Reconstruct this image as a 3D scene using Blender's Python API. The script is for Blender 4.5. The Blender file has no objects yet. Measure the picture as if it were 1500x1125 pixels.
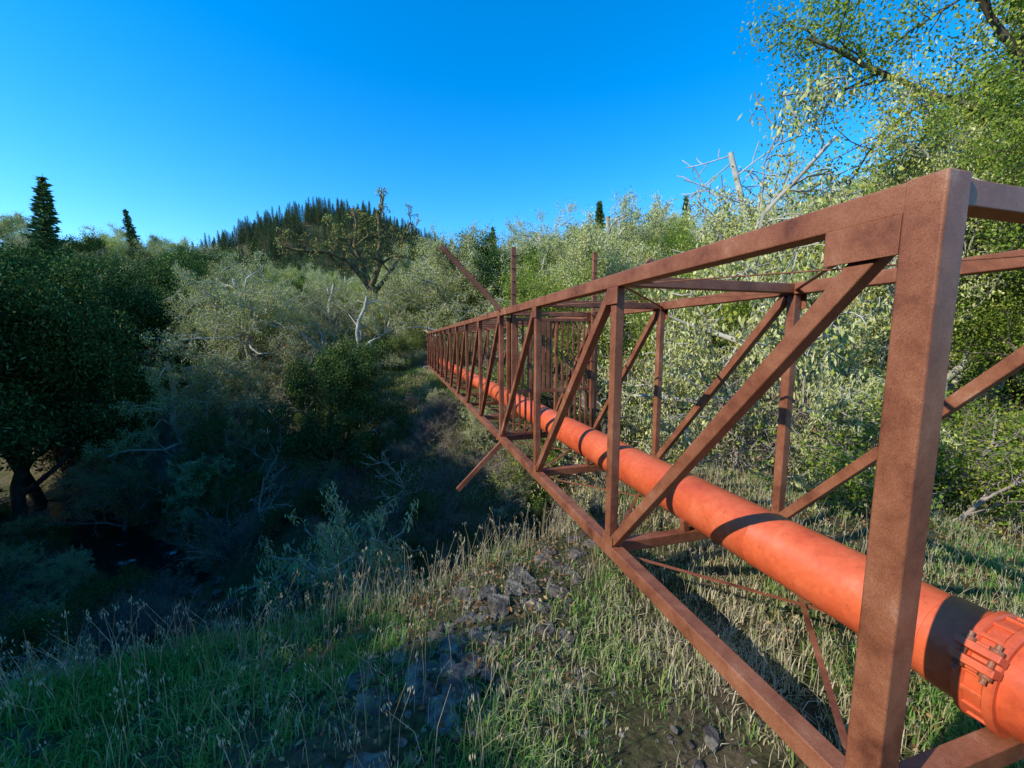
import bpy, bmesh, math, random
import numpy as np
from mathutils import Vector, noise as mnoise

rng = np.random.default_rng(7)
random.seed(7)
scene = bpy.context.scene
COL = scene.collection

# ------------------------------------------------------------------ helpers
def norm(v):
    v = np.asarray(v, float)
    return v / (np.linalg.norm(v) + 1e-12)

_lat = np.random.default_rng(3).random((256, 256))
def vnoise(x, y):
    x = np.asarray(x, float); y = np.asarray(y, float)
    xi = np.floor(x).astype(int); yi = np.floor(y).astype(int)
    fx = x - xi; fy = y - yi
    fx = fx*fx*(3-2*fx); fy = fy*fy*(3-2*fy)
    a = _lat[xi & 255, yi & 255]; b = _lat[(xi+1) & 255, yi & 255]
    c = _lat[xi & 255, (yi+1) & 255]; d = _lat[(xi+1) & 255, (yi+1) & 255]
    return (a*(1-fx)+b*fx)*(1-fy)+(c*(1-fx)+d*fx)*fy
def fbm(x, y, o=4):
    s = 0; a = .5
    for i in range(o):
        s = s + a*(vnoise(x*2**i+17.3*i, y*2**i+5.1*i)-.5); a *= .5
    return s

# ------------------------------------------------------------------ terrain
xb=[-200,-30,-6,-3.4,-1.1,.2,1.5,4,8,14,60,300]; yb=[-60,-8,1.2,2.3,3.2,4.2,5.8,7.5,9,10,18,60]
xc=[-300,-120,-60,-27,-15,-9,-2,6,20,60,300]; yc=[100,45,33,23,17,12.5,12.8,15,22,36,100]
xf=[-300,-120,-40,-14,-6,0,10,30,80,300]; yf=[160,75,45,27,24,24,27,35,55,150]
def sm(x, X, Y, w):
    s = 0
    for o in (-1, -.5, 0, .5, 1):
        s = s+np.interp(x+o*w, X, Y)
    return s/5
def terrain(x, y):
    x = np.asarray(x, float); y = np.asarray(y, float)
    B = sm(x, xb, yb, .8); C = sm(x, xc, yc, 2.0); F = sm(x, xf, yf, 3.0)
    edge = (y-B)
    plat = -2.02 - .10*np.clip(x-2, 0, 4) - .30*np.clip((edge+2.0)/2.0, 0, 1)**2 + .05*np.clip(-y-2, 0, 60)
    u = np.clip((y-B)/(C-B), 0, 1)
    p = 1-(1-np.clip(u/.93, 0, 1))**1.5
    near = plat + (-10.8-plat)*p
    v = np.clip((y-C)/(F-C), 0, 1)
    q = np.clip((v-.08)/.92, 0, 1)**.9
    r = y-F
    up = -1.9+.07*np.clip(r, 0, 90)
    up = up + 90*np.exp(-(((x+135)/120)**2+((y-330)/110)**2))
    up = up + 9*np.exp(-(((x+75)/26)**2+((y-58)/32)**2))
    up = up + 9*np.exp(-(((x-60)/35)**2+((y-80)/35)**2))
    far = -10.8+(up+10.8)*q
    z = np.where(y < C, near, far)
    dist = np.hypot(x, y)
    z = z + fbm(x*.8, y*.8)*.22*np.clip(1.2-dist/60, .2, 1) + fbm(x*.15+9, y*.15)*np.clip(np.maximum(u, v*(y > C)), 0, 1)*1.6
    z = z + fbm(x*.02+3, y*.02)*np.clip((dist-60)/100, 0, 1)*12
    z = z + 4*fbm(x*.004+3, y*.004)*np.clip((dist-450)/300, 0, 1)*10
    return z

# ------------------------------------------------------------------ node materials
def mat(name):
    m = bpy.data.materials.new(name); m.use_nodes = True
    nt = m.node_tree; nt.nodes.clear()
    return m, nt, nt.nodes, nt.links
def ramp(nd, stops):
    r = nd.new('ShaderNodeValToRGB')
    e = r.color_ramp.elements
    while len(e) < len(stops): e.new(.5)
    for i, (p, c) in enumerate(stops):
        e[i].position = p; e[i].color = (*c, 1)
    return r
def leaf_mat(name, stops, trans=0, objvar=.25):
    m, nt, nd, lk = mat(name)
    out = nd.new('ShaderNodeOutputMaterial')
    at = nd.new('ShaderNodeAttribute'); at.attribute_name = 'tint'
    oi = nd.new('ShaderNodeObjectInfo')
    ma = nd.new('ShaderNodeMath'); ma.operation = 'MULTIPLY_ADD'
    lk.new(oi.outputs['Random'], ma.inputs[0]); ma.inputs[1].default_value = objvar
    lk.new(at.outputs['Fac'], ma.inputs[2])
    ms = nd.new('ShaderNodeMath'); ms.operation = 'SUBTRACT'; lk.new(ma.outputs[0], ms.inputs[0]); ms.inputs[1].default_value = objvar*.5
    r = ramp(nd, stops); lk.new(ms.outputs[0], r.inputs[0])
    d = nd.new('ShaderNodeBsdfDiffuse')
    lk.new(r.outputs[0], d.inputs['Color'])
    if trans > 0:
        t = nd.new('ShaderNodeBsdfTranslucent'); lk.new(r.outputs[0], t.inputs[0])
        mx = nd.new('ShaderNodeMixShader'); mx.inputs[0].default_value = trans
        lk.new(d.outputs[0], mx.inputs[1]); lk.new(t.outputs[0], mx.inputs[2]); lk.new(mx.outputs[0], out.inputs[0])
    else:
        lk.new(d.outputs[0], out.inputs[0])
    return m
def noise_mat(name, stops, scale=5, detail=8, rough=.9, bump=.3, bumpscale=None, spec=.2, metallic=0, dist=.02):
    m, nt, nd, lk = mat(name)
    out = nd.new('ShaderNodeOutputMaterial'); b = nd.new('ShaderNodeBsdfPrincipled')
    tc = nd.new('ShaderNodeTexCoord')
    n = nd.new('ShaderNodeTexNoise'); n.inputs['Scale'].default_value = scale; n.inputs['Detail'].default_value = detail
    n.inputs['Roughness'].default_value = .65
    lk.new(tc.outputs['Object'], n.inputs['Vector'])
    r = ramp(nd, stops); lk.new(n.outputs['Fac'], r.inputs[0]); lk.new(r.outputs[0], b.inputs['Base Color'])
    b.inputs['Roughness'].default_value = rough; b.inputs['Specular IOR Level'].default_value = spec; b.inputs['Metallic'].default_value = metallic
    n2 = nd.new('ShaderNodeTexNoise'); n2.inputs['Scale'].default_value = bumpscale or scale*4; n2.inputs['Detail'].default_value = 6
    lk.new(tc.outputs['Object'], n2.inputs['Vector'])
    bp = nd.new('ShaderNodeBump'); bp.inputs['Strength'].default_value = bump; bp.inputs['Distance'].default_value = dist
    lk.new(n2.outputs['Fac'], bp.inputs['Height']); lk.new(bp.outputs[0], b.inputs['Normal'])
    lk.new(b.outputs[0], out.inputs[0])
    return m
def bark_mat(name, stops, scale):
    m, nt, nd, lk = mat(name)
    out = nd.new('ShaderNodeOutputMaterial'); d = nd.new('ShaderNodeBsdfDiffuse'); tc = nd.new('ShaderNodeTexCoord')
    n = nd.new('ShaderNodeTexNoise'); n.inputs['Scale'].default_value = scale; n.inputs['Detail'].default_value = 4
    lk.new(tc.outputs['Object'], n.inputs['Vector']); r = ramp(nd, stops)
    lk.new(n.outputs['Fac'], r.inputs[0]); lk.new(r.outputs[0], d.inputs[0]); lk.new(d.outputs[0], out.inputs[0])
    return m

M_bark = bark_mat('bark_mat', [(.3, (.05, .04, .03)), (.6, (.12, .10, .075)), (.75, (.2, .2, .14))], 6)
M_barkmoss = noise_mat('mossy_bark', [(.35, (.045, .030, .020)), (.5, (.11, .08, .045)), (.58, (.20, .16, .04)), (.75, (.34, .27, .09))], 3, bump=.8)
M_twig = bark_mat('grey_twig', [(.3, (.17, .14, .13)), (.7, (.38, .32, .30))], 4)
M_palebark = bark_mat('pale_bark', [(.3, (.28, .26, .21)), (.7, (.54, .51, .42))], 4)
M_bay = leaf_mat('bay_leaf', [(0, (.06, .11, .015)), (.45, (.18, .28, .04)), (.8, (.38, .46, .08)), (1, (.60, .60, .14))], .35)
M_dkleaf = leaf_mat('dark_evergreen_leaf', [(0, (.025, .055, .02)), (.6, (.07, .13, .035)), (1, (.17, .22, .05))])
M_yel = leaf_mat('yellow_green_leaf', [(0, (.24, .30, .04)), (.5, (.46, .49, .08)), (1, (.70, .63, .17))], .35)
M_lich = leaf_mat('lace_lichen', [(0, (.22, .25, .085)), (.5, (.43, .45, .175)), (1, (.66, .65, .33))])
M_dry = leaf_mat('dry_leaf', [(0, (.10, .045, .02)), (.5, (.26, .14, .06)), (1, (.45, .34, .17))])
M_ndl = leaf_mat('fir_needle', [(0, (.03, .06, .03)), (.6, (.085, .145, .05)), (1, (.19, .26, .09))])
M_grass = leaf_mat('grass_blade', [(0, (.09, .23, .045)), (.4, (.21, .37, .075)), (.58, (.32, .37, .12)), (.74, (.48, .42, .22)), (1, (.68, .59, .40))], .3, objvar=0)
M_litter = leaf_mat('leaf_litter_mat', [(0, (.09, .045, .02)), (.5, (.24, .12, .05)), (1, (.40, .27, .14))], objvar=0)

# ------------------------------------------------------------------ quad mesh builder
class QB:
    def __init__(s): s.V = []; s.F = []; s.M = []; s.T = []; s.n = 0
    def add(s, V, F, m, t):
        s.V.append(V); s.F.append(F+s.n); s.M.append(np.full(len(F), m, np.int32))
        s.T.append(np.broadcast_to(np.asarray(t, np.float32), (len(F),)).copy()); s.n += len(V)
    def tube(s, P, R, k, m=0):
        P = np.asarray(P, float); R = np.asarray(R)
        T = np.gradient(P, axis=0); T /= (np.linalg.norm(T, axis=1, keepdims=True)+1e-9)
        ref = np.array([0.3, .9, .2]) if abs(T[0][2]) > .7 else np.array([0, 0, 1.])
        U = np.cross(T, ref); U /= (np.linalg.norm(U, axis=1, keepdims=True)+1e-9)
        W = np.cross(T, U)
        a = np.arange(k)*2*np.pi/k
        ring = P[:, None]+R[:, None, None]*(np.cos(a)[None, :, None]*U[:, None]+np.sin(a)[None, :, None]*W[:, None])
        n = len(P); i = np.arange(n-1)[:, None]; j = np.arange(k)[None]
        F = np.stack([i*k+j, i*k+(j+1) % k, (i+1)*k+(j+1) % k, (i+1)*k+j], -1).reshape(-1, 4)
        s.add(ring.reshape(-1, 3), F, m, .5)
    def leaves(s, C, L, W, m, tint, D=None):
        n = len(C); L = np.broadcast_to(L, (n,)); W = np.broadcast_to(W, (n,))
        if D is None: D = rng.normal(size=(n, 3))
        D = D/(np.linalg.norm(D, axis=1, keepdims=True)+1e-9)
        Q = rng.normal(size=(n, 3)); S = np.cross(D, Q); S /= (np.linalg.norm(S, axis=1, keepdims=True)+1e-9)
        V = np.stack([C-D*L[:, None]*.5, C+S*W[:, None]*.5, C+D*L[:, None]*.5, C-S*W[:, None]*.5], 1).reshape(-1, 3)
        s.add(V, np.arange(4*n).reshape(n, 4), m, tint)
    def mesh(s, name, mats):
        V = np.concatenate(s.V).astype(np.float32); F = np.concatenate(s.F).astype(np.int32)
        me = bpy.data.meshes.new(name)
        me.vertices.add(len(V)); me.vertices.foreach_set('co', V.ravel())
        me.loops.add(len(F)*4); me.loops.foreach_set('vertex_index', F.ravel())
        me.polygons.add(len(F)); me.polygons.foreach_set('loop_start', np.arange(0, len(F)*4, 4, dtype=np.int32))
        me.polygons.foreach_set('material_index', np.concatenate(s.M))
        for m in mats: me.materials.append(m)
        a = me.attributes.new('tint', 'FLOAT', 'FACE'); a.data.foreach_set('value', np.concatenate(s.T))
        me.update(calc_edges=True)
        me['H'] = float(np.percentile(V[:, 2], 99.7))
        return me

def obj(name, me, parent=None, loc=None):
    o = bpy.data.objects.new(name, me); COL.objects.link(o)
    if parent: o.parent = parent
    if loc is not None: o.location = loc
    return o
def empty(name):
    o = bpy.data.objects.new(name, None); COL.objects.link(o); o.empty_display_size = .2
    return o

# ------------------------------------------------------------------ tree generator
def kids(b, pts, rad, dirs, ns, L, depth, P, sites):
    maxd = P['depth']
    if depth >= maxd-P.get('leafdepth', 1):
        m = P['sites']
        ff = rng.random(m)*.8+.2
        idx = ff*ns; i0 = np.minimum(idx.astype(int), ns-1); fr = (idx-i0)[:, None]
        sites.append(pts[i0]*(1-fr)+pts[i0+1]*fr)
    if depth < maxd:
        nc = P['kids'][depth]
        f0 = P['start'][depth]
        for c in range(nc):
            f = f0+(1-f0)*(c+rng.random()*.8)/nc
            idx = min(f*ns, ns-.001); i0 = int(idx); fr = idx-i0
            q = pts[i0]*(1-fr)+pts[i0+1]*fr
            t = dirs[i0+1]
            side = norm(np.cross(t, rng.normal(size=3)))
            ang = P['ang'][depth]+rng.normal()*.18
            nd_ = t*math.cos(ang)+side*math.sin(ang)
            sc = P['ratio'][depth]*(1.15-.55*f if depth == 0 else 1.1-.5*f)*(.75+.5*rng.random())
            rr = rad[i0]*P.get('rr', .55)*(.8+.3*rng.random())
            grow(b, q, nd_, L*sc, rr, depth+1, P, sites)
def grow(b, p, d, L, r, depth, P, sites):
    ns = max(3, int(P.get('seg', 6))-depth)
    pts = [p]; rad = [r]; dd = norm(d); dirs = [dd]
    for i in range(ns):
        dd = norm(dd+rng.normal(size=3)*P['wob']*(1+.25*depth)+np.array([0, 0, P['trop'][min(depth, len(P['trop'])-1)]]))
        p = p+dd*L/ns
        pts.append(p); dirs.append(dd)
        f = (i+1)/ns
        rad.append(max(r*(1-f*(.45 if depth == 0 else .75)), P.get('minr', .003)))
    k = 7 if depth == 0 else (5 if depth == 1 else 3)
    b.tube(pts, rad, k, 0)
    kids(b, np.array(pts), rad, dirs, ns, L, depth, P, sites)

def dress(b, sites, leafspec):
    S = np.concatenate(sites)
    for (n, sig, L, W, mi, hang, lo, hi) in leafspec:
        nn = int(n)
        ii = rng.integers(0, len(S), nn)
        cl = rng.random(len(S))
        C = S[ii]+rng.normal(size=(nn, 3))*sig
        if hang: C[:, 2] -= rng.random(nn)*hang
        tint = lo+(hi-lo)*(cl[ii]*.5+rng.random(nn)*.5)
        D = rng.normal(size=(nn, 3))
        if hang: D = D*.6+np.array([0, 0, -1])
        b.leaves(C, L*(.5+.9*rng.random(nn)), W*(.6+.8*rng.random(nn)), mi, tint, D)
def broadleaf(name, P, mats, leafspec):
    b = QB(); sites = []
    for k in range(P.get('stems', 1)):
        a = rng.random()*6.28
        d = np.array([math.cos(a)*P.get('spread', .1), math.sin(a)*P.get('spread', .1), 1])
        grow(b, np.array([rng.normal()*.05*(P.get('stems', 1) > 1), rng.normal()*.05*(P.get('stems', 1) > 1), -.3]), d, P['L'], P['r'], 0, P, sites)
    dress(b, sites, leafspec)
    return b.mesh(name, mats)

P_oak = dict(depth=3, seg=8, wob=.18, trop=[.12, .05, .02, 0], L=6.0, r=.17, kids=[11, 8, 7], start=[.18, .25, .2], ang=[.95, .85, .8], ratio=[.60, .52, .5], sites=5, leafdepth=1, rr=.55)
bays = [broadleaf('bay_a', P_oak, [M_bark, M_bay, M_yel], [(62000, .14, .06, .028, 1, 0, 0, 1), (12000, .2, .05, .03, 2, 0, 0, .8)]),
        broadleaf('bay_b', dict(P_oak, stems=2, spread=.3, L=5.2, kids=[9, 7, 6]), [M_palebark, M_bay, M_yel], [(44000, .14, .06, .028, 1, 0, .1, 1), (24000, .18, .05, .03, 2, 0, 0, 1)])]
darks = [broadleaf('evergreen_a', P_oak, [M_bark, M_dkleaf, M_lich], [(48000, .2, .10, .05, 1, 0, 0, 1), (3500, .2, .13, .03, 2, .1, 0, .4)])]
block = broadleaf('evergreen_dense', dict(P_oak, kids=[11, 7, 4]), [M_bark, M_dkleaf], [(15000, .28, .30, .20, 1, 0, 0, 1)])  # coarse-leaved tree for the added out-of-view rows that block the sun
P_li = dict(P_oak, wob=.26, L=5.2, kids=[10, 8, 7], r=.14, minr=.008, start=[.2, .2, .15])
lichs = [broadleaf('lichen_a', P_li, [M_palebark, M_lich, M_yel], [(32000, .07, .06, .024, 1, .08, 0, 1), (7000, .18, .045, .03, 2, 0, 0, 1)]),
         broadleaf('lichen_b', dict(P_li, stems=2, spread=.35, kids=[8, 7, 6]), [M_palebark, M_lich, M_yel], [(28000, .07, .06, .024, 1, .1, .0, .9), (6000, .18, .045, .03, 2, 0, 0, 1)]),
         broadleaf('lichen_c', dict(P_li, L=4.8), [M_twig, M_lich, M_dry], [(14000, .09, .07, .025, 1, .1, 0, .8), (6000, .15, .06, .04, 2, 0, 0, 1)])]
yels = [broadleaf('yellow_a', dict(P_li, wob=.2, L=6.0), [M_palebark, M_yel, M_lich], [(34000, .15, .055, .033, 1, 0, 0, 1), (14000, .09, .06, .025, 2, .1, 0, 1)])]
P_sh = dict(depth=2, seg=6, wob=.2, trop=[.05, .02, 0], L=1.7, r=.02, kids=[8, 7], start=[.2, .2], ang=[.6, .7], ratio=[.55, .5], sites=6, leafdepth=1, rr=.55, stems=11, spread=.75, minr=.003)
sh_bare = [broadleaf('twiggy_a', P_sh, [M_twig, M_dry, M_lich], [(1500, .05, .035, .02, 1, 0, 0, 1), (1500, .03, .05, .015, 2, .03, 0, .7)]),
           broadleaf('twiggy_b', dict(P_sh, wob=.3, stems=10, kids=[9, 8]), [M_twig, M_dry, M_lich], [(700, .05, .035, .02, 1, 0, 0, 1), (600, .03, .05, .012, 2, .02, 0, .5)])]
sh_grn = [broadleaf('green_shrub_a', P_sh, [M_twig, M_dkleaf, M_bay], [(14000, .08, .055, .025, 1, 0, 0, 1), (5000, .08, .05, .025, 2, 0, 0, .8)]),
          broadleaf('green_shrub_b', dict(P_sh, spread=.9), [M_twig, M_bay, M_yel], [(14000, .08, .045, .022, 1, 0, 0, .9), (4000, .08, .04, .022, 2, 0, 0, .8)])]
sh_lich = [broadleaf('lichen_shrub', dict(P_sh, L=2.0, stems=3, spread=.35, wob=.26, r=.03, kids=[12, 8], ang=[1.0, .8], trop=[.1, -.03, -.05], minr=.005), [M_palebark, M_lich], [(9000, .03, .065, .015, 1, .04, .1, 1)])]

def conifer(name, H, n_l, w):
    b = QB(); b.tube([[0, 0, -.5], [0, 0, H*.5], [0, 0, H]], [H*.014, H*.009, .01], 6, 0)
    C = []; D = []; T = []
    z = H*.12
    while z < H*.99:
        f = (z/H)
        R = w*H*(1-f)**.85*(.75+.4*rng.random())+.1
        k = 6 if f < .9 else 4
        a0 = rng.random()*6.28
        for j in range(k):
            a = a0+j*6.28/k+rng.normal()*.2
            r_ = R*(.6+.7*rng.random()); dz = -.22*r_*(1-f)+.15*r_*f
            e = np.array([math.cos(a)*r_, math.sin(a)*r_, dz])
            b.tube([[0, 0, z], [e[0]*.5, e[1]*.5, z+dz*.3], [e[0], e[1], z+e[2]]], [.03, .02, .006], 3, 0)
            m = int(n_l*(.3+r_/(w*H)))
            t = rng.random(m)**.7
            side = np.array([-e[1], e[0], 0])/r_
            sp = rng.normal(size=m)*.16*r_*(1.15-t)
            c = np.array([0, 0, z])+t[:, None]*e+sp[:, None]*side
            c[:, 2] += rng.normal(size=m)*.06-.05*np.abs(sp)
            C.append(c); D.append(e/r_+np.sign(sp)[:, None]*side*.8+rng.normal(size=(m, 3))*.25); T.append(np.full(m, rng.random()*.5)+rng.random(m)*.5)
        z += H*.024*(1.1-.5*f)
    C = np.concatenate(C); D = np.concatenate(D)
    b.leaves(C, .42*(.6+.6*rng.random(len(C))), .12, 1, np.concatenate(T), D)
    return b.mesh(name, [M_bark, M_ndl])
firs = [conifer('fir_a', 15, 34, .15), conifer('fir_b', 13, 30, .24)]
hfirs = [conifer('fir_c', 15, 9, .22), conifer('fir_d', 12, 9, .28)]

def place(me, name, x, y, s=1.0, parent=None, sink=.15, rot=None, sz=None, lean=.06):
    z = float(terrain(x, y))-sink
    o = obj(name, me, parent, (x, y, z))
    o.rotation_euler = (random.gauss(0, lean), random.gauss(0, lean), random.random()*6.28 if rot is None else rot)
    o.scale = (s, s, (sz or s))
    return o
def placeH(me, name, x, y, H, parent=None, wide=1.0, lean=.06, **k):
    s = H/me['H']
    return place(me, name, x, y, s*wide, parent, sz=s, lean=lean, **k)
# natural height of the canopy as bearing changes (profile of this valley, metres of rise per metre north)
RX = [-1.25, -1.08, -1.0, -.92, -.87, -.82, -.74, -.55, -.45, -.25, -.1, .05, .2, .42, .65, .75, .83, .95, 1.1, 1.4]
RT = [.40, .34, .28, .33, .34, .26, .22, .18, .18, .22, .25, .25, .31, .32, .32, .36, .44, .64, .80, .95]
def canopy(me, name, x, y, f, parent=None, minH=2.5, maxH=16, wide=1.0):
    top = float(np.interp(x/y, RX, RT))*y*f
    H = min(top-float(terrain(x, y)), maxH)
    if H < minH: return None
    return placeH(me, name, x, y, H, parent, wide=wide)

# bridge frame
P0 = np.array([1.29, 1.25]); dB = np.array([-.266, .964]); nB = np.array([.964, .266])
def tw(x, y):
    v = np.array([x, y])-P0
    return v@dB, v@nB
def clear(x, y, m):
    t, w = tw(x, y)
    return not (-3 < t < 26.5 and -m < w < 1.72+m)
ch = random.choice
MW = lichs+bays+yels
def tname(me):
    return {'bay': 'bay_laurel_tree', 'yel': 'maple_tree', 'lic': 'lichen_oak_tree', 'eve': 'evergreen_oak_tree'}[me.name[:3]]

# ------------------------------------------------------------------ sky, sun, camera
world = bpy.data.worlds.new("World"); scene.world = world; world.use_nodes = True
wn = world.node_tree; wn.nodes.clear()
so = wn.nodes.new('ShaderNodeOutputWorld'); bg = wn.nodes.new('ShaderNodeBackground')
sk = wn.nodes.new('ShaderNodeTexSky'); sk.sky_type = 'NISHITA'; sk.sun_disc = False
sunh = norm([-.88, -.47]); EL = math.radians(33)
sk.sun_elevation = EL; sk.sun_rotation = math.atan2(sunh[0], sunh[1])
sk.air_density = 1.0; sk.dust_density = .2; sk.ozone_density = 3.5; sk.altitude = 300
hs = wn.nodes.new('ShaderNodeHueSaturation'); hs.inputs['Saturation'].default_value = 1.40; hs.inputs['Value'].default_value = 2.2
wn.links.new(sk.outputs[0], hs.inputs['Color']); wn.links.new(hs.outputs[0], bg.inputs[0]); bg.inputs[1].default_value = .15
wn.links.new(bg.outputs[0], so.inputs[0])
sl = bpy.data.lights.new('sun', 'SUN'); sl.energy = 5; sl.angle = math.radians(.5); sl.color = (1, .93, .80)
sun = obj('sun', sl); sun.rotation_euler = Vector((sunh[0]*math.cos(EL), sunh[1]*math.cos(EL), math.sin(EL))).to_track_quat('Z', 'Y').to_euler()
cd = bpy.data.cameras.new('camera'); cam = obj('camera', cd); cd.sensor_width = 36; cd.lens = 13.8
cd.clip_start = .05; cd.clip_end = 6000
cam.rotation_euler = (math.radians(90-6.4), 0, 0); scene.camera = cam
scene.view_settings.view_transform = 'Standard'; scene.view_settings.look = 'None'; scene.view_settings.exposure = 0

# ------------------------------------------------------------------ ground sheet
N = 420
g = np.linspace(-1, 1, N)
ax = np.sinh(g*6.2)/np.sinh(6.2)*2500
X, Y = np.meshgrid(ax, ax+6, indexing='ij')
Z = terrain(X, Y)
b = QB(); i = np.arange(N-1)[:, None]; j = np.arange(N-1)[None]
F = np.stack([i*N+j, (i+1)*N+j, (i+1)*N+j+1, i*N+j+1], -1).reshape(-1, 4)
b.add(np.stack([X, Y, Z], -1).reshape(-1, 3), F, 0, .5)
m, nt, nd, lk = mat('ground_mat')
out = nd.new('ShaderNodeOutputMaterial'); pb = nd.new('ShaderNodeBsdfPrincipled'); pb.inputs['Roughness'].default_value = .95; pb.inputs['Specular IOR Level'].default_value = .1
tc = nd.new('ShaderNodeTexCoord')
n1 = nd.new('ShaderNodeTexNoise'); n1.inputs['Scale'].default_value = 1.3; n1.inputs['Detail'].default_value = 10; n1.inputs['Roughness'].default_value = .7
n2 = nd.new('ShaderNodeTexNoise'); n2.inputs['Scale'].default_value = 22; n2.inputs['Detail'].default_value = 8; n2.inputs['Roughness'].default_value = .75
lk.new(tc.outputs['Object'], n1.inputs[0]); lk.new(tc.outputs['Object'], n2.inputs[0])
r1 = ramp(nd, [(.35, (.06, .085, .024)), (.5, (.11, .10, .045)), (.64, (.20, .15, .09))])
r2 = ramp(nd, [(.35, (.3, .3, .3)), (.5, (.8, .8, .8)), (.65, (1.3, 1.25, 1.1))])
lk.new(n1.outputs[0], r1.inputs[0]); lk.new(n2.outputs[0], r2.inputs[0])
mm = nd.new('ShaderNodeMix'); mm.data_type = 'RGBA'; mm.blend_type = 'MULTIPLY'; mm.inputs['Factor'].default_value = 1
lk.new(r1.outputs[0], mm.inputs['A']); lk.new(r2.outputs[0], mm.inputs['B']); lk.new(mm.outputs['Result'], pb.inputs['Base Color'])
bp = nd.new('ShaderNodeBump'); bp.inputs['Strength'].default_value = .9; bp.inputs['Distance'].default_value = .04
lk.new(n2.outputs[0], bp.inputs['Height']); lk.new(bp.outputs[0], pb.inputs['Normal']); lk.new(pb.outputs[0], out.inputs[0])
gm = b.mesh('ground', [m]); gm.polygons.foreach_set('use_smooth', np.ones(len(gm.polygons), bool)); ground = obj('ground', gm)

# creek
b = QB()
xs = np.linspace(-60, 30, 120); cy = sm(xs, xc, yc, 2.0)
W = np.linspace(-2.6, 2.6, 8)
XX = xs[:, None]+0*W[None]; YY = cy[:, None]+W[None]; ZZ = np.full_like(XX, -10.62)
i = np.arange(119)[:, None]; j = np.arange(7)[None]
F = np.stack([i*8+j, (i+1)*8+j, (i+1)*8+j+1, i*8+j+1], -1).reshape(-1, 4)
b.add(np.stack([XX, YY, ZZ], -1).reshape(-1, 3), F, 0, .5)
M_water = noise_mat('water', [(.55, (.01, .015, .015)), (.66, (.05, .06, .06)), (.70, (.5, .55, .6))], 1.2, rough=.08, bump=.6, bumpscale=5, spec=.6, dist=.05)
obj('creek', b.mesh('creek', [M_water]))

# rocks
M_rock = noise_mat('rock_mat', [(.3, (.038, .032, .026)), (.5, (.11, .092, .074)), (.62, (.21, .185, .14)), (.75, (.33, .32, .21))], 9, bump=1.0, bumpscale=22, dist=.03)
def rock_verts(sub, seed):
    bm = bmesh.new(); bmesh.ops.create_icosphere(bm, subdivisions=sub, radius=1)
    V = np.array([v.co[:] for v in bm.verts]); T = np.array([[v.index for v in f.verts] for f in bm.faces]); bm.free()
    r = np.random.default_rng(seed)
    for k in range(12):
        nn = norm(r.normal(size=3)); h = .4+.35*r.random(); dd = V@nn
        V = V-np.clip(dd-h, 0, 9)[:, None]*nn
    V += np.array([mnoise.noise_vector(Vector(v*2.6+seed))[:] for v in V])*.10
    return V, np.concatenate([T, T[:, 2:3]], 1)
def tri_mesh(name, Vs, Ts, mats):
    V = np.concatenate(Vs); o = 0; F = []
    for v, t in zip(Vs, Ts): F += (t[:, :3]+o).tolist(); o += len(v)
    me = bpy.data.meshes.new(name); me.from_pydata(V.tolist(), [], F)
    for m in mats: me.materials.append(m)
    return me
rk = [rock_verts(4, s) for s in (1, 2, 3, 8)]; rkl = [rock_verts(2, s) for s in (4, 5, 6)]
def rockmass(name, pts, lib, lift=.0):
    Vs = []; Ts = []
    for (x, y, s) in pts:
        V, T = lib[random.randrange(len(lib))]
        a = random.random()*6.28; R = np.array([[math.cos(a), -math.sin(a), 0], [math.sin(a), math.cos(a), 0], [0, 0, 1]])
        V = (V*np.array([1, .6+.5*random.random(), .45+.35*random.random()])*s)@R.T
        Vs.append(V+np.array([x, y, float(terrain(x, y))+s*lift])); Ts.append(T)
    return obj(name, tri_mesh(name, Vs, Ts, [M_rock]))
pts = []
for k in range(200):
    f = random.random(); x = -.55+1.1*f+random.gauss(0, .26); y = 1.8+2.0*f+random.gauss(0, .2); pts.append((x, y, .02+.13*random.random()**2.3))
pts += [(-.02, 1.58, .09), (.10, 1.66, .07), (.45, 3.3, .12), (.15, 3.0, .10)]
rockmass('rock_outcrop', pts, rk, -.12)
rockmass('boulder', [(1.02, 1.8, .10), (.9, 1.65, .06)], rk, -.1)
rockmass('boulder', [(2.6, 2.9, .13), (2.2, 3.3, .10), (1.1, 4.0, .16), (1.5, 3.9, .1), (.8, 3.7, .12), (1.4, 4.3, .14), (1.9, 2.6, .08)], rk, -.1)
rockmass('loose_stones', [(random.gauss(.15, 1.0), random.uniform(1.4, 5), .006+.025*random.random()**2) for k in range(1500)]+[(random.uniform(-1.5, 4), random.uniform(1.5, 5.5), .01+.03*random.random()) for k in range(150)], rkl)
cs = []
for k in range(420):
    x = random.uniform(-45, 8); y = float(sm(np.array([x]), xc, yc, 2.0)[0])+random.gauss(0, 1.7); cs.append((x, y, .12+.38*random.random()**2))
rockmass('creek_stones', cs, rkl)

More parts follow.
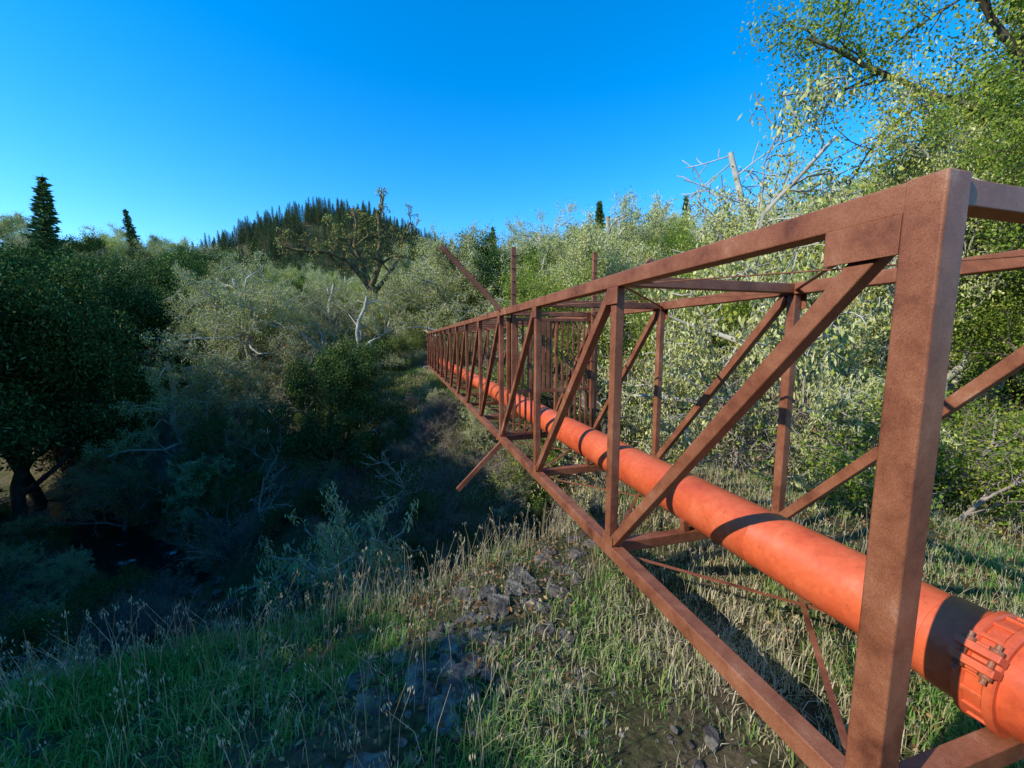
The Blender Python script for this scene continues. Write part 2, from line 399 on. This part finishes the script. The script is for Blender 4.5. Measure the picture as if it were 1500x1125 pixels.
# ------------------------------------------------------------------ grass
n = 320000
r = 1.4+7.5*rng.random(n)**1.25; a = (rng.random(n)*2-1)*math.radians(58)
gx = r*np.sin(a); gy = r*np.cos(a)
ed = gy-sm(gx, xb, yb, .8)
spine = np.exp(-(((gx+.05)-(gy-2.7)*.55+.25*fbm(gx*2, gy*2))/.42)**2)*(gy < 4.2)
under = np.exp(-((gx-1.2)/.9)**2)*.6*(gy > 1.6)
patch = fbm(gx*1.3, gy*1.3)+.5
fine = fbm(gx*6, gy*6)+.5
keep = (ed < 1.6+.8*patch)&(rng.random(n) > spine*.93)&(rng.random(n) > under)&(rng.random(n) < np.clip((patch-.33)*3.2, .10, 1)*np.clip((fine-.3)*3.2, .1, 1))
gx, gy, r, ed, patch = gx[keep], gy[keep], r[keep], ed[keep], patch[keep]; n = len(gx)
gz = terrain(gx, gy)
dryness = np.clip((gx+.4)/2.4, -.05, .38)+np.clip(ed+.8, 0, 1)*.30+fbm(gx*1.7+4, gy*1.7)*1.1
hh = (.03+.09*rng.random(n)**1.8)*(1+1.0*np.clip(ed+1, 0, 1))*(.7+1.2*np.clip(patch-.3, 0, .6))*(1+.3*(gx > 1))
az = rng.random(n)*6.283; lean = rng.random(n)*1.1
dx = np.cos(az); dy = np.sin(az); wd = (.0014+.0016*rng.random(n))*(1+r*.14)
base = np.stack([gx, gy, gz-.01], 1); S = np.stack([-dy, dx, 0*dx], 1)*wd[:, None]; Dh = np.stack([dx, dy, 0*dx], 1)
mid = base+Dh*(hh*lean*.3)[:, None]+np.array([0, 0, 1])*(hh*.6)[:, None]
tip = base+Dh*(hh*lean)[:, None]+np.array([0, 0, 1])*(hh*(1-.35*lean))[:, None]
V = np.stack([base-S, base+S, mid+S*.8, mid-S*.8, tip+S*.1, tip-S*.1], 1).reshape(-1, 3)
o6 = (np.arange(n)*6)[:, None]; F = np.concatenate([o6+np.array([0, 1, 2, 3]), o6+np.array([3, 2, 4, 5])], 1).reshape(-1, 4)
tint = np.clip(.26+dryness+rng.normal(size=n)*.2, 0, 1)
b = QB(); b.add(V, F, 0, np.repeat(tint, 2)); obj('grass', b.mesh('grass', [M_grass]))
b = QB()
def stalks(n, fx, hmin, hmax):
    for k in range(n):
        x, y = fx(); z = float(terrain(x, y)); h = random.uniform(hmin, hmax); a = random.random()*6.28; l = random.uniform(.05, .45)*h
        pts = [[x, y, z], [x+math.cos(a)*l*.25, y+math.sin(a)*l*.25, z+h*.5], [x+math.cos(a)*l, y+math.sin(a)*l, z+h*.95]]
        b.tube(pts, [.0022, .0016, .0008], 3, 0); b.T[-1][:] = random.uniform(.72, 1)
        if random.random() < .5:
            c = np.array(pts[2])+rng.normal(size=(6, 3))*.012; b.leaves(c, .03, .006, 0, .9, np.tile([math.cos(a)*.3, math.sin(a)*.3, 1.], (6, 1)))
def brink():
    x = random.uniform(-5.5, 2.5); return x, float(sm(np.array([x]), xb, yb, .8)[0])+random.gauss(.3, .45)
stalks(2600, brink, .12, .5)
stalks(1500, lambda: (random.uniform(1.0, 7), random.uniform(2.0, 6.5)), .12, .5)
stalks(110, lambda: (random.uniform(-1.9, .4), random.uniform(1.35, 2.2)), .12, .5)
stalks(900, lambda: (random.uniform(-3, 3), random.uniform(1.4, 4)), .05, .2)
obj('dry_grass', b.mesh('dry_grass', [M_grass]))
b = QB(); n = 24000
lx = rng.uniform(-4, 8, n); ly = rng.uniform(1.2, 8, n); pl = fbm(lx*.9+7, ly*.9+2)
k = pl+np.clip(lx*.06, -.2, .3) > .0; lx = lx[k]; ly = ly[k]; n = len(lx)
D = rng.normal(size=(n, 3)); D[:, 2] *= .25
b.leaves(np.stack([lx, ly, terrain(lx, ly)+.012+.03*rng.random(n)], 1), .035*(.5+rng.random(n)), .022, 0, rng.random(n), D); obj('leaf_litter', b.mesh('leaf_litter', [M_litter]))

n = 30000
gx = rng.uniform(-13, -1, n); gy = rng.uniform(16, 30, n); gz = terrain(gx, gy); kk = gz > -7.5
gx, gy, gz = gx[kk], gy[kk], gz[kk]; n = len(gx); D = rng.normal(size=(n, 3))*.5+np.array([0, 0, 1.])
b = QB(); b.leaves(np.stack([gx, gy, gz+.08], 1), .22, .035, 0, np.clip(.55+rng.normal(size=n)*.2+fbm(gx*.6, gy*.6), 0, 1), D); obj('knoll_grass', b.mesh('knoll_grass', [M_grass]))

# ------------------------------------------------------------------ vegetation placement
for (x, y, f, me) in [(9.0, 5.6, .9, bays[0]), (10.5, 7.6, 1.1, yels[0]), (8.0, 7.6, .8, lichs[0]), (12.5, 9.2, 1.15, bays[0]),
                      (9.6, 10.6, .8, lichs[1]), (15.5, 11.5, 1.1, yels[0]), (7.6, 10.6, .8, bays[0]), (12.5, 12.0, .9, yels[0]), (9.8, 4.8, 1.0, bays[0]),
                      (5.8, 11, .8, lichs[2]), (8.5, 15, .95, yels[0]), (5.2, 18, .9, bays[0]), (8.0, 19, 1, lichs[1]), (12.5, 18.5, .95, lichs[0]),
                      (4.4, 22.5, .9, lichs[0]), (9, 24, 1, bays[1]), (15, 23, .95, yels[0]), (2.0, 27.5, .95, lichs[1]), (5.5, 28.5, 1, lichs[0]), (19, 21, .95, lichs[1]), (17.5, 14.5, .95, bays[0]), (12, 30, 1, lichs[0]), (20, 30, .95, lichs[1]), (11, 21, .8, bays[1])]:
    canopy(me, tname(me), x, y, f*random.uniform(.95, 1.0), wide=random.uniform(.8, .92))
for k in range(40):
    x = random.uniform(4.0, 13); y = random.uniform(5.0, 20)
    if clear(x, y, 1.9) and terrain(x, y) > -9: place(ch([sh_grn[1], sh_lich[0], sh_bare[0], sh_bare[1], sh_lich[0]]), 'shrub', x, y, random.uniform(.7, 1.6))
val = empty('valley_undergrowth')
for k in range(600):
    x = random.uniform(-32, 5); y = random.uniform(3, 30)
    B = float(sm(np.array([x]), xb, yb, .8)[0]); C = float(sm(np.array([x]), xc, yc, 2.)[0])
    if y < B+1.6 or abs(y-C) < 1.5 or x/y < -1.7: continue
    s = random.uniform(.6, 1.1 if y < B+4 else 1.8)
    if y < C and x/y < -.5: s = min(s, .9)
    t_, w_ = tw(x, y)
    if not clear(x, y, 3.2):
        s = min(s, (-2.0-float(terrain(x, y)))/2.9)
        if s < .25: continue
    if w_ > -9 and w_ < 2 and t_ > 14: s = min(s, .7)
    place(ch(sh_bare+sh_bare+sh_grn[:1]+sh_lich), 'shrub_clump', x, y, s, val)
for k in range(125):
    x = random.uniform(-62, -9); y = random.uniform(13, 62)
    C = float(sm(np.array([x]), xc, yc, 2.)[0])
    if y < C+2.5 or x/y > -.43 or x/y < -1.6: continue
    me = ch([darks[0], darks[0], darks[0], lichs[2], lichs[2], lichs[0]] if x/y < -.75 else [darks[0], lichs[2], lichs[2], lichs[0], lichs[1], bays[0]])
    canopy(me, tname(me), x, y, random.uniform(.45, 1.0), maxH=11 if y > 26 else 6.0, wide=1.0)
for (x, y, f) in [(-31, 25, .92), (-29, 29, .75), (-34, 29, 1.0), (-38, 31, .95), (-28, 21.5, .6)]:
    canopy(darks[0], 'evergreen_oak_tree', x, y, f, maxH=16, wide=.85)
for (x, y, H) in [(-17, 27, 8), (-13, 23.5, 4.5), (-20, 23.5, 7), (-12.5, 27, 5), (-14.5, 30, 6), (-16, 20.5, 4.5), (-22, 21, 5)]:
    placeH(lichs[2] if H < 6 else ch(lichs), 'lichen_oak_tree', x, y, H)
# added tree rows toward the sun, mostly out of view, sized to cast shade
for k in np.arange(-14, 40, 2.0):
    for row in range(3):
        x = -16.5-.55*k-row*2.6*.9+random.gauss(0, .3); y = -5.0+.835*k-row*2.6*.43+random.gauss(0, .3)
        if y > 0 and x/y > -2.3: continue
        H = 8.55+row*1.2 if k < 0 else (8.5+row*1.2+min(k, 12)*.46)
        placeH(block if (y < -1 or x/y < -6) else darks[0], 'evergreen_oak_tree', x, y, H*random.uniform(.96, 1.04), wide=1.3 if y < -1 else 1.1)
mf = empty('mixed_forest')
for k in range(330):
    y = 29+80*random.random()**1.3; x = random.uniform(-1.25, 1.2)*y
    F_ = float(sm(np.array([x]), xf, yf, 3.)[0])
    if y < F_+3: continue
    if -.46 < x/y < -.20 and y < 36: continue
    me = ch(MW+lichs+[darks[0], bays[0]] + ([firs[0], firs[1]] if y > 60 else []))
    canopy(me, 'forest_tree', x, y, random.uniform(.7, 1.03), mf, maxH=17 if x/y > .1 else 13)
for k in range(70):
    x = random.uniform(-15, 12); y = random.uniform(25.5, 33)
    if clear(x, y, 1.2): place(ch(sh_grn+sh_lich+sh_bare), 'forest_shrub', x, y, random.uniform(.8, 1.8) if not (-9 < x < -3) else .7, mf)
cf = empty('conifer_forest')
for k in range(1900):
    u = random.uniform(-.85, .06); y = 345-175*random.random()**1.6; x = u*y+random.gauss(0, 8)
    place(ch(hfirs), 'fir_tree', x, y, random.uniform(.7, 1.25), cf, sink=.5, lean=.01)
for (x, y, f) in [(-39.5, 33.5, 1.12), (-31, 60, 1.06), (9.5, 46, 1.1), (-2.5, 52, 1.1), (14, 60, 1.05), (-56, 62, .95), (-9, 60, 1.04), (26, 60, 1.08)]:
    canopy(firs[0], 'douglas_fir_tree', x, y, f, maxH=20)

# hero: gnarled oak on the far bank, limbs modelled one by one
rng = np.random.default_rng(21)
P_sn = dict(depth=3, seg=7, wob=.26, trop=[0, .05, .04, .0], kids=[8, 5, 4], start=[.3, .25, .25], ang=[.9, .85, .8], ratio=[.32, .5, .5], sites=3, rr=.5, minr=.024, leafdepth=1)
b = QB(); sites = []
def px(u, v): return [(u-562)/18.5, (480-v)/18.5+2.2]
b.tube([[0, 0, -.4], [.02, 0, 1.2], [.05, .05, 2.4], [-.1, 0, 4.2], [-.3, .05, 5.7]], [.52, .42, .38, .34, .30], 10, 0)
for (L, r0, yy) in [([(557, 425), (543, 402), (527, 386), (508, 376), (488, 378), (468, 380), (448, 374)], .22, -.8),
                    ([(556, 415), (546, 390), (536, 362), (541, 334), (536, 308)], .20, .9),
                    ([(556, 420), (568, 390), (572, 358), (570, 326), (578, 300)], .24, -.5),
                    ([(560, 428), (580, 402), (596, 374), (604, 345), (612, 322)], .18, 1.2),
                    ([(569, 388), (588, 376), (606, 380), (618, 372)], .11, -1.0),
                    ([(548, 394), (528, 368), (514, 352), (505, 336)], .11, -1.6),
                    ([(538, 366), (552, 345), (556, 320)], .10, 1.8)]:
    P = np.array([[px(*p)[0], yy*i/len(L), px(*p)[1]] for i, p in enumerate(L)]); P[1:] += rng.normal(size=(len(P)-1, 3))*.08
    n = len(P)-1; rad = [r0*(1-.65*i/n) for i in range(n+1)]
    b.tube(P, rad, 7, 0)
    D = [norm(P[min(i+1, n)]-P[max(i-1, 0)]) for i in range(n+1)]
    LL = float(np.linalg.norm(np.diff(P, axis=0), axis=1).sum())
    kids(b, P, rad, D, n, max(LL, 4.0), 0, P_sn, sites)
dress(b, sites, [(1600, .08, .14, .05, 1, .1, 0, .5), (1800, .10, .12, .06, 2, 0, 0, 1)])
so_ = place(b.mesh('gnarled_oak', [M_barkmoss, M_lich, M_yel]), 'gnarled_oak_tree', -10.4, 30.5, 1.0, rot=.33, lean=0)
so_.location.z = -1.5
P_dd = dict(depth=2, seg=7, wob=.05, trop=[.15, -.02, 0], L=11, r=.13, kids=[40, 5], start=[.3, .2], ang=[1.3, .7], ratio=[.2, .4], sites=1, rr=.3, minr=.016)
canopy(broadleaf('dead_snag', P_dd, [M_palebark, M_lich], [(200, .03, .08, .02, 1, 0, 0, .5)]), 'dead_pine_tree', 14.2, 20.2, 1.6, maxH=30)
rng = np.random.default_rng(5)
place(sh_lich[0], 'lichen_sapling', -2.2, 5.3, 1.1, sz=1.7)
place(sh_lich[0], 'lichen_sapling', -1.0, 6.6, 1.0)
for (x, y, s) in [(-.4, 6.0, .8), (.2, 6.4, .8), (-1.1, 5.7, .7), (.6, 7.2, .9), (-1.7, 7.4, 1.0), (0, 7.8, 1.0), (-3.6, 6.4, .6), (-.7, 5.2, .6), (.4, 5.6, .6)]:
    place(sh_bare[0 if s < .75 else 1], 'bare_shrub', x, y, s)
P_wh = dict(depth=2, seg=7, wob=.2, trop=[.05, .0, 0], L=2.6, r=.035, kids=[10, 5], start=[.2, .2], ang=[.8, .7], ratio=[.45, .4], sites=1, rr=.5, minr=.01)
wh = broadleaf('white_snag', P_wh, [M_palebark, M_lich], [(300, .03, .05, .012, 1, .02, .3, 1)])
for (x, y, s) in [(-8.5, 14.6, 1.1), (-3.0, 12.2, 1.1), (-6.5, 15.5, 1.0), (-11, 17, 1.3), (-5, 17.5, 1.2), (-13, 20, 1.5), (-9, 20, 1.3), (-19, 21, 1.5), (-22, 26, 1.8)]:
    place(wh, 'bare_sapling', x, y, s, lean=.3)

# ------------------------------------------------------------------ steel truss bridge
def steel_mat():
    m, nt, nd, lk = mat('weathered_steel')
    out = nd.new('ShaderNodeOutputMaterial'); b = nd.new('ShaderNodeBsdfPrincipled'); tc = nd.new('ShaderNodeTexCoord')
    a = nd.new('ShaderNodeTexNoise'); a.inputs['Scale'].default_value = 3.2; a.inputs['Detail'].default_value = 10; a.inputs['Roughness'].default_value = .72
    f = nd.new('ShaderNodeTexNoise'); f.inputs['Scale'].default_value = 240; f.inputs['Detail'].default_value = 4
    lk.new(tc.outputs['Object'], a.inputs[0]); lk.new(tc.outputs['Object'], f.inputs[0])
    r1 = ramp(nd, [(.34, (.11, .036, .019)), (.43, (.20, .068, .033)), (.51, (.26, .095, .046)), (.60, (.31, .125, .064)), (.69, (.42, .22, .14))])
    r2 = ramp(nd, [(.34, (.5, .46, .46)), (.46, (.92, .92, .92)), (.56, (1.0, 1.0, 1.0)), (.68, (1.35, 1.3, 1.25))])
    lk.new(a.outputs[0], r1.inputs[0]); lk.new(f.outputs[0], r2.inputs[0])
    mm = nd.new('ShaderNodeMix'); mm.data_type = 'RGBA'; mm.blend_type = 'MULTIPLY'; mm.inputs['Factor'].default_value = .7
    lk.new(r1.outputs[0], mm.inputs['A']); lk.new(r2.outputs[0], mm.inputs['B']); lk.new(mm.outputs['Result'], b.inputs['Base Color'])
    b.inputs['Roughness'].default_value = .52; b.inputs['Specular IOR Level'].default_value = .35
    bp = nd.new('ShaderNodeBump'); bp.inputs['Strength'].default_value = .25; bp.inputs['Distance'].default_value = .002
    lk.new(f.outputs[0], bp.inputs['Height']); lk.new(bp.outputs[0], b.inputs['Normal']); lk.new(b.outputs[0], out.inputs[0])
    return m
M_steel = steel_mat()
def S(t, w, z):
    p = P0+dB*t+nB*w
    return np.array([p[0], p[1], z])
N3 = np.array([nB[0], nB[1], 0]); D3 = np.array([dB[0], dB[1], 0]); Z3 = np.array([0, 0, 1.])
class Bars:
    def __init__(s): s.V = []; s.F = []; s.n = 0
    def bar(s, p, q, a, b, ref):
        T = norm(q-p); R = norm(ref-T*np.dot(ref, T)); U = np.cross(T, R)
        for e in (p, q):
            for (i, j) in ((-1, -1), (1, -1), (1, 1), (-1, 1)): s.V.append(e+U*a/2*i+R*b/2*j)
        n = s.n
        for f in ((0, 1, 2, 3), (7, 6, 5, 4), (0, 4, 5, 1), (1, 5, 6, 2), (2, 6, 7, 3), (3, 7, 4, 0)): s.F.append([n+k for k in f])
        s.n += 8
    def build(s, name, parent, bev=.006, m=None):
        me = bpy.data.meshes.new(name); me.from_pydata([v.tolist() for v in s.V], [], s.F); me.materials.append(m or M_steel)
        bm = bmesh.new(); bm.from_mesh(me); bmesh.ops.recalc_face_normals(bm, faces=bm.faces); bm.to_mesh(me); bm.free()
        o = obj(name, me, parent)
        if bev:
            md = o.modifiers.new('bevel', 'BEVEL'); md.width = bev; md.segments = 3; md.harden_normals = False
            me.polygons.foreach_set('use_smooth', np.ones(len(me.polygons), bool))
            wn_ = o.modifiers.new('wn', 'WEIGHTED_NORMAL')
        return o
bridge = empty('truss_bridge')
ZT, ZB, WB, PL, NP = .44, -1.67, 1.72, 1.84, 14
LEN = PL*NP; c = .10
ch_ = Bars()
for w in (0, WB):
    ch_.bar(S(-.05, w, ZT), S(LEN+.05, w, ZT), c, c, N3)
    ch_.bar(S(-.05, w, ZB), S(LEN+.05, w, ZB), c, c, N3)
ch_.build('chords', bridge, .009)
po = Bars(); di = Bars(); cr = Bars(); gu = Bars(); br = Bars(); we = Bars()
for k in range(NP+1):
    t = k*PL
    for w in (0, WB):
        s_ = .103 if k in (0, NP) else .078
        if k == 0:
            po.bar(S(t, w, ZB-.054), S(t, w, ZT+.0535), s_+.003, s_+.002, N3)
        else:
            po.bar(S(t, w, ZB+.049), S(t, w, ZT-.049), s_, s_-.004, N3)
            gu.bar(S(t-.075, w-.047 if w == 0 else w+.047, ZT-.11), S(t+.075, w-.047 if w == 0 else w+.047, ZT-.11), .125, .010, N3)
            gu.bar(S(t-.10, w-.044 if w == 0 else w+.044, ZB+.085), S(t+.045, w-.044 if w == 0 else w+.044, ZB+.085), .08, .010, N3)
    cr.bar(S(t, .049, ZB+.002), S(t, WB-.049, ZB+.002), .088, .084, D3)
    cr.bar(S(t, .049, ZT+.001), S(t, WB-.049, ZT+.001), .080, .076, D3)
    if k < NP:
        for w in (0, WB):
            di.bar(S(t+.07, w, ZT-.06), S(t+PL-.05, w, ZB+.06), .074, .070, N3)
        for (z, s1) in ((ZT-.012, .022), (ZB-.012, .022)):
            br.bar(S(t+.05, .04, z), S(t+PL-.05, WB-.04, z), .03, .006, Z3)
            br.bar(S(t+.05, WB-.04, z-.018), S(t+PL-.05, .04, z-.018), .03, .006, Z3)
for w, sg in ((0, -1), (WB, 1)):
    gu.bar(S(.052, w+sg*.047, ZT-.108), S(.285, w+sg*.047, ZT-.108), .125, .010, N3)
po.build('posts', bridge, .009); di.build('diagonals', bridge, .007); cr.build('cross_beams', bridge, .006); gu.build('gusset_plates', bridge, .002); br.build('lateral_bracing', bridge, 0)
ga = Bars(); tg = 3*PL-.07
ga.bar(S(tg, .08, .34), S(tg, WB-.08, .34), .05, .05, D3)
ga.bar(S(tg, .08, -.86), S(tg, WB-.08, -.86), .06, .05, D3)
for w in (.1, .72, .80, 1.62):
    ga.bar(S(tg, w, -.83), S(tg, w, .315), .052, .046, D3)
for i in range(15):
    w = .1+1.52*(i+.5)/15
    if min(abs(w-.76), 9) > .07: ga.bar(S(tg, w, -.832), S(tg, w, .317), .034, .03, D3)
for i in range(6):
    w = .09+i*.105; ga.bar(S(tg, w, ZB+.1), S(tg, w, -.888), .034, .026, D3)
    w2 = WB-w; ga.bar(S(tg, w2, ZB+.1), S(tg, w2, -.888), .034, .026, D3)
ga.bar(S(tg-.001, .05, ZB+.09), S(tg-.001, .66, ZB+.09), .04, .04, D3); ga.bar(S(tg-.001, WB-.66, ZB+.09), S(tg-.001, WB-.05, ZB+.09), .04, .04, D3)
ga.build('access_gate', bridge, .003)
ar = Bars(); ta = tg-.08
for w in (.17, 1.60): ar.bar(S(ta, w, -1.2), S(ta, w, ZT+1.03), .07, .06, D3)
for (w, z, sw, sz_) in ((0, ZT, -1, 1), (0, ZB, -1, -1), (WB, ZT, 1, 1), (WB, ZB, 1, -1)):
    L_ = .98 if sz_ > 0 else .78
    ar.bar(S(ta, w-sw*.03, z-sz_*.03), S(ta, w+sw*L_, z+sz_*L_), .075, .05, D3)
for (w, z, sw, sz_) in ((0, ZT, -1, 1), (WB, ZT, 1, 1)):
    for f in (.3, .5, .7, .9):
        ar.bar(S(ta-.03, w+sw*f*.98-.012, z+sz_*f*.98+.04), S(ta-.03, w+sw*f*.98+.012, z+sz_*f*.98+.06), .015, .015, D3)
for w in (.17, 1.60):
    for z in (.3, .5, .7, .9): ar.bar(S(ta-.035, w-.05, ZT+z), S(ta-.035, w+.05, ZT+z), .014, .014, D3)
ar.build('outrigger_arms', bridge, .003)
M_conc = noise_mat('concrete', [(.3, (.16, .15, .13)), (.7, (.33, .31, .28))], 4, bump=.4)
ab = Bars(); ab.bar(S(LEN+.35, -.3, ZB-.65), S(LEN+.35, WB+.3, ZB-.65), 1.15, .9, D3); ab.build('abutment', bridge, .02, M_conc)

# ------------------------------------------------------------------ pipe
def pipe_mat():
    m, nt, nd, lk = mat('orange_pipe_paint')
    out = nd.new('ShaderNodeOutputMaterial'); b = nd.new('ShaderNodeBsdfPrincipled'); tc = nd.new('ShaderNodeTexCoord')
    a = nd.new('ShaderNodeTexNoise'); a.inputs['Scale'].default_value = 2.4; a.inputs['Detail'].default_value = 10; a.inputs['Roughness'].default_value = .72
    f = nd.new('ShaderNodeTexNoise'); f.inputs['Scale'].default_value = 24; f.inputs['Detail'].default_value = 9; f.inputs['Roughness'].default_value = .78
    lk.new(tc.outputs['Object'], a.inputs[0]); lk.new(tc.outputs['Object'], f.inputs[0])
    r1 = ramp(nd, [(.32, (.50, .075, .026)), (.44, (.64, .108, .036)), (.56, (.71, .138, .048)), (.66, (.76, .19, .085)), (.74, (.80, .29, .17))])
    r2 = ramp(nd, [(.30, (.20, .18, .16)), (.37, (.82, .80, .78)), (.55, (1.0, 1.0, 1.0)), (.8, (1.08, 1.12, 1.14))])
    lk.new(a.outputs[0], r1.inputs[0]); lk.new(f.outputs[0], r2.inputs[0])
    mm = nd.new('ShaderNodeMix'); mm.data_type = 'RGBA'; mm.blend_type = 'MULTIPLY'; mm.inputs['Factor'].default_value = .9
    lk.new(r1.outputs[0], mm.inputs['A']); lk.new(r2.outputs[0], mm.inputs['B']); lk.new(mm.outputs['Result'], b.inputs['Base Color'])
    b.inputs['Roughness'].default_value = .42; b.inputs['Specular IOR Level'].default_value = .45
    bp = nd.new('ShaderNodeBump'); bp.inputs['Strength'].default_value = .2; bp.inputs['Distance'].default_value = .004
    lk.new(f.outputs[0], bp.inputs['Height']); lk.new(bp.outputs[0], b.inputs['Normal']); lk.new(b.outputs[0], out.inputs[0])
    return m
M_pipe = pipe_mat()
pipe = empty('water_pipe')
WP, ZP, RP = .86, -1.41, .205
def revolve(prof, k=72):
    b = QB(); C0 = np.array([S(t, WP, ZP) for t, r in prof]); R = np.array([r for t, r in prof])
    a = np.arange(k)*2*np.pi/k
    ring = C0[:, None]+R[:, None, None]*(np.cos(a)[None, :, None]*N3+np.sin(a)[None, :, None]*Z3)
    n = len(prof); i = np.arange(n-1)[:, None]; j = np.arange(k)[None]
    F = np.stack([i*k+j, i*k+(j+1) % k, (i+1)*k+(j+1) % k, (i+1)*k+j], -1).reshape(-1, 4)
    b.add(ring.reshape(-1, 3), F, 0, .5); return b
TC = .045
prof = [(-6, RP), (TC-.24, RP), (TC-.235, RP+.008), (TC-.06, RP+.008), (TC+.17, RP+.008), (TC+.20, RP+.007), (TC+.205, RP)]
t = 1.2
while t < LEN+1.5:
    prof += [(t-.012, RP), (t-.004, RP+.004), (t+.004, RP+.004), (t+.012, RP)]; t += 6.1
prof += [(LEN+3, RP)]
pm = revolve(prof).mesh('barrel', [M_pipe]); pm.polygons.foreach_set('use_smooth', np.ones(len(pm.polygons), bool)); bo = obj('barrel', pm, pipe)
e_ = bo.modifiers.new('es', 'EDGE_SPLIT'); e_.split_angle = math.radians(40)
cm = revolve([(TC-.062, RP+.004), (TC-.062, RP+.030), (TC-.056, RP+.037), (TC-.034, RP+.037), (TC-.028, RP+.030), (TC-.026, RP+.022), (TC+.026, RP+.022), (TC+.028, RP+.030), (TC+.034, RP+.037), (TC+.056, RP+.037), (TC+.062, RP+.030), (TC+.062, RP+.004)]).mesh('coupling_ring', [M_pipe])
cm.polygons.foreach_set('use_smooth', np.ones(len(cm.polygons), bool)); co = obj('coupling_ring', cm, pipe)
e_ = co.modifiers.new('es', 'EDGE_SPLIT'); e_.split_angle = math.radians(40)
lug = Bars(); bolt = QB()
def PR(t, ang, r): return S(t, WP, ZP)+N3*math.cos(ang)*r+Z3*math.sin(ang)*r
for k in range(18):
    a = k*2*math.pi/18+.1
    lug.bar(PR(TC, a, RP+.018), PR(TC, a, RP+.034), .022, .10, D3)
for a in (math.radians(150), math.radians(-30)):
    for s_ in (-1, 1):
        aa = a+s_*.11
        lug.bar(PR(TC, aa, RP+.02), PR(TC, aa, RP+.088), .034, .135, D3)
        lug.bar(PR(TC, aa+s_*.07, RP+.02), PR(TC, aa+s_*.07, RP+.058), .03, .10, D3)
    for tt in (-.04, .04):
        q = PR(TC+tt, a, RP+.056); tang = norm(PR(TC, a+.01, 1)-PR(TC, a-.01, 1))
        bolt.tube([q-tang*.085, q+tang*.085], [.010, .010], 10)
        for s_ in (-1, 1):
            e = [q+tang*s_*.040, q+tang*s_*.041, q+tang*s_*.064, q+tang*s_*.065]
            bolt.tube(e, [.001, .021, .021, .001], 6)
lug.build('coupling_lugs', pipe, .005, M_pipe)
obj('coupling_bolts', bolt.mesh('coupling_bolts', [M_steel]), pipe)
sd = Bars()
for k in range(1, NP+1):
    for s_ in (-1, 1):
        sd.bar(S(k*PL, WP+s_*.15, ZB+.047), S(k*PL, WP+s_*.17, ZB+.15), .05, .06, D3)
sd.build('pipe_saddles', pipe, .003, M_steel)
print('objects', len(bpy.data.objects))
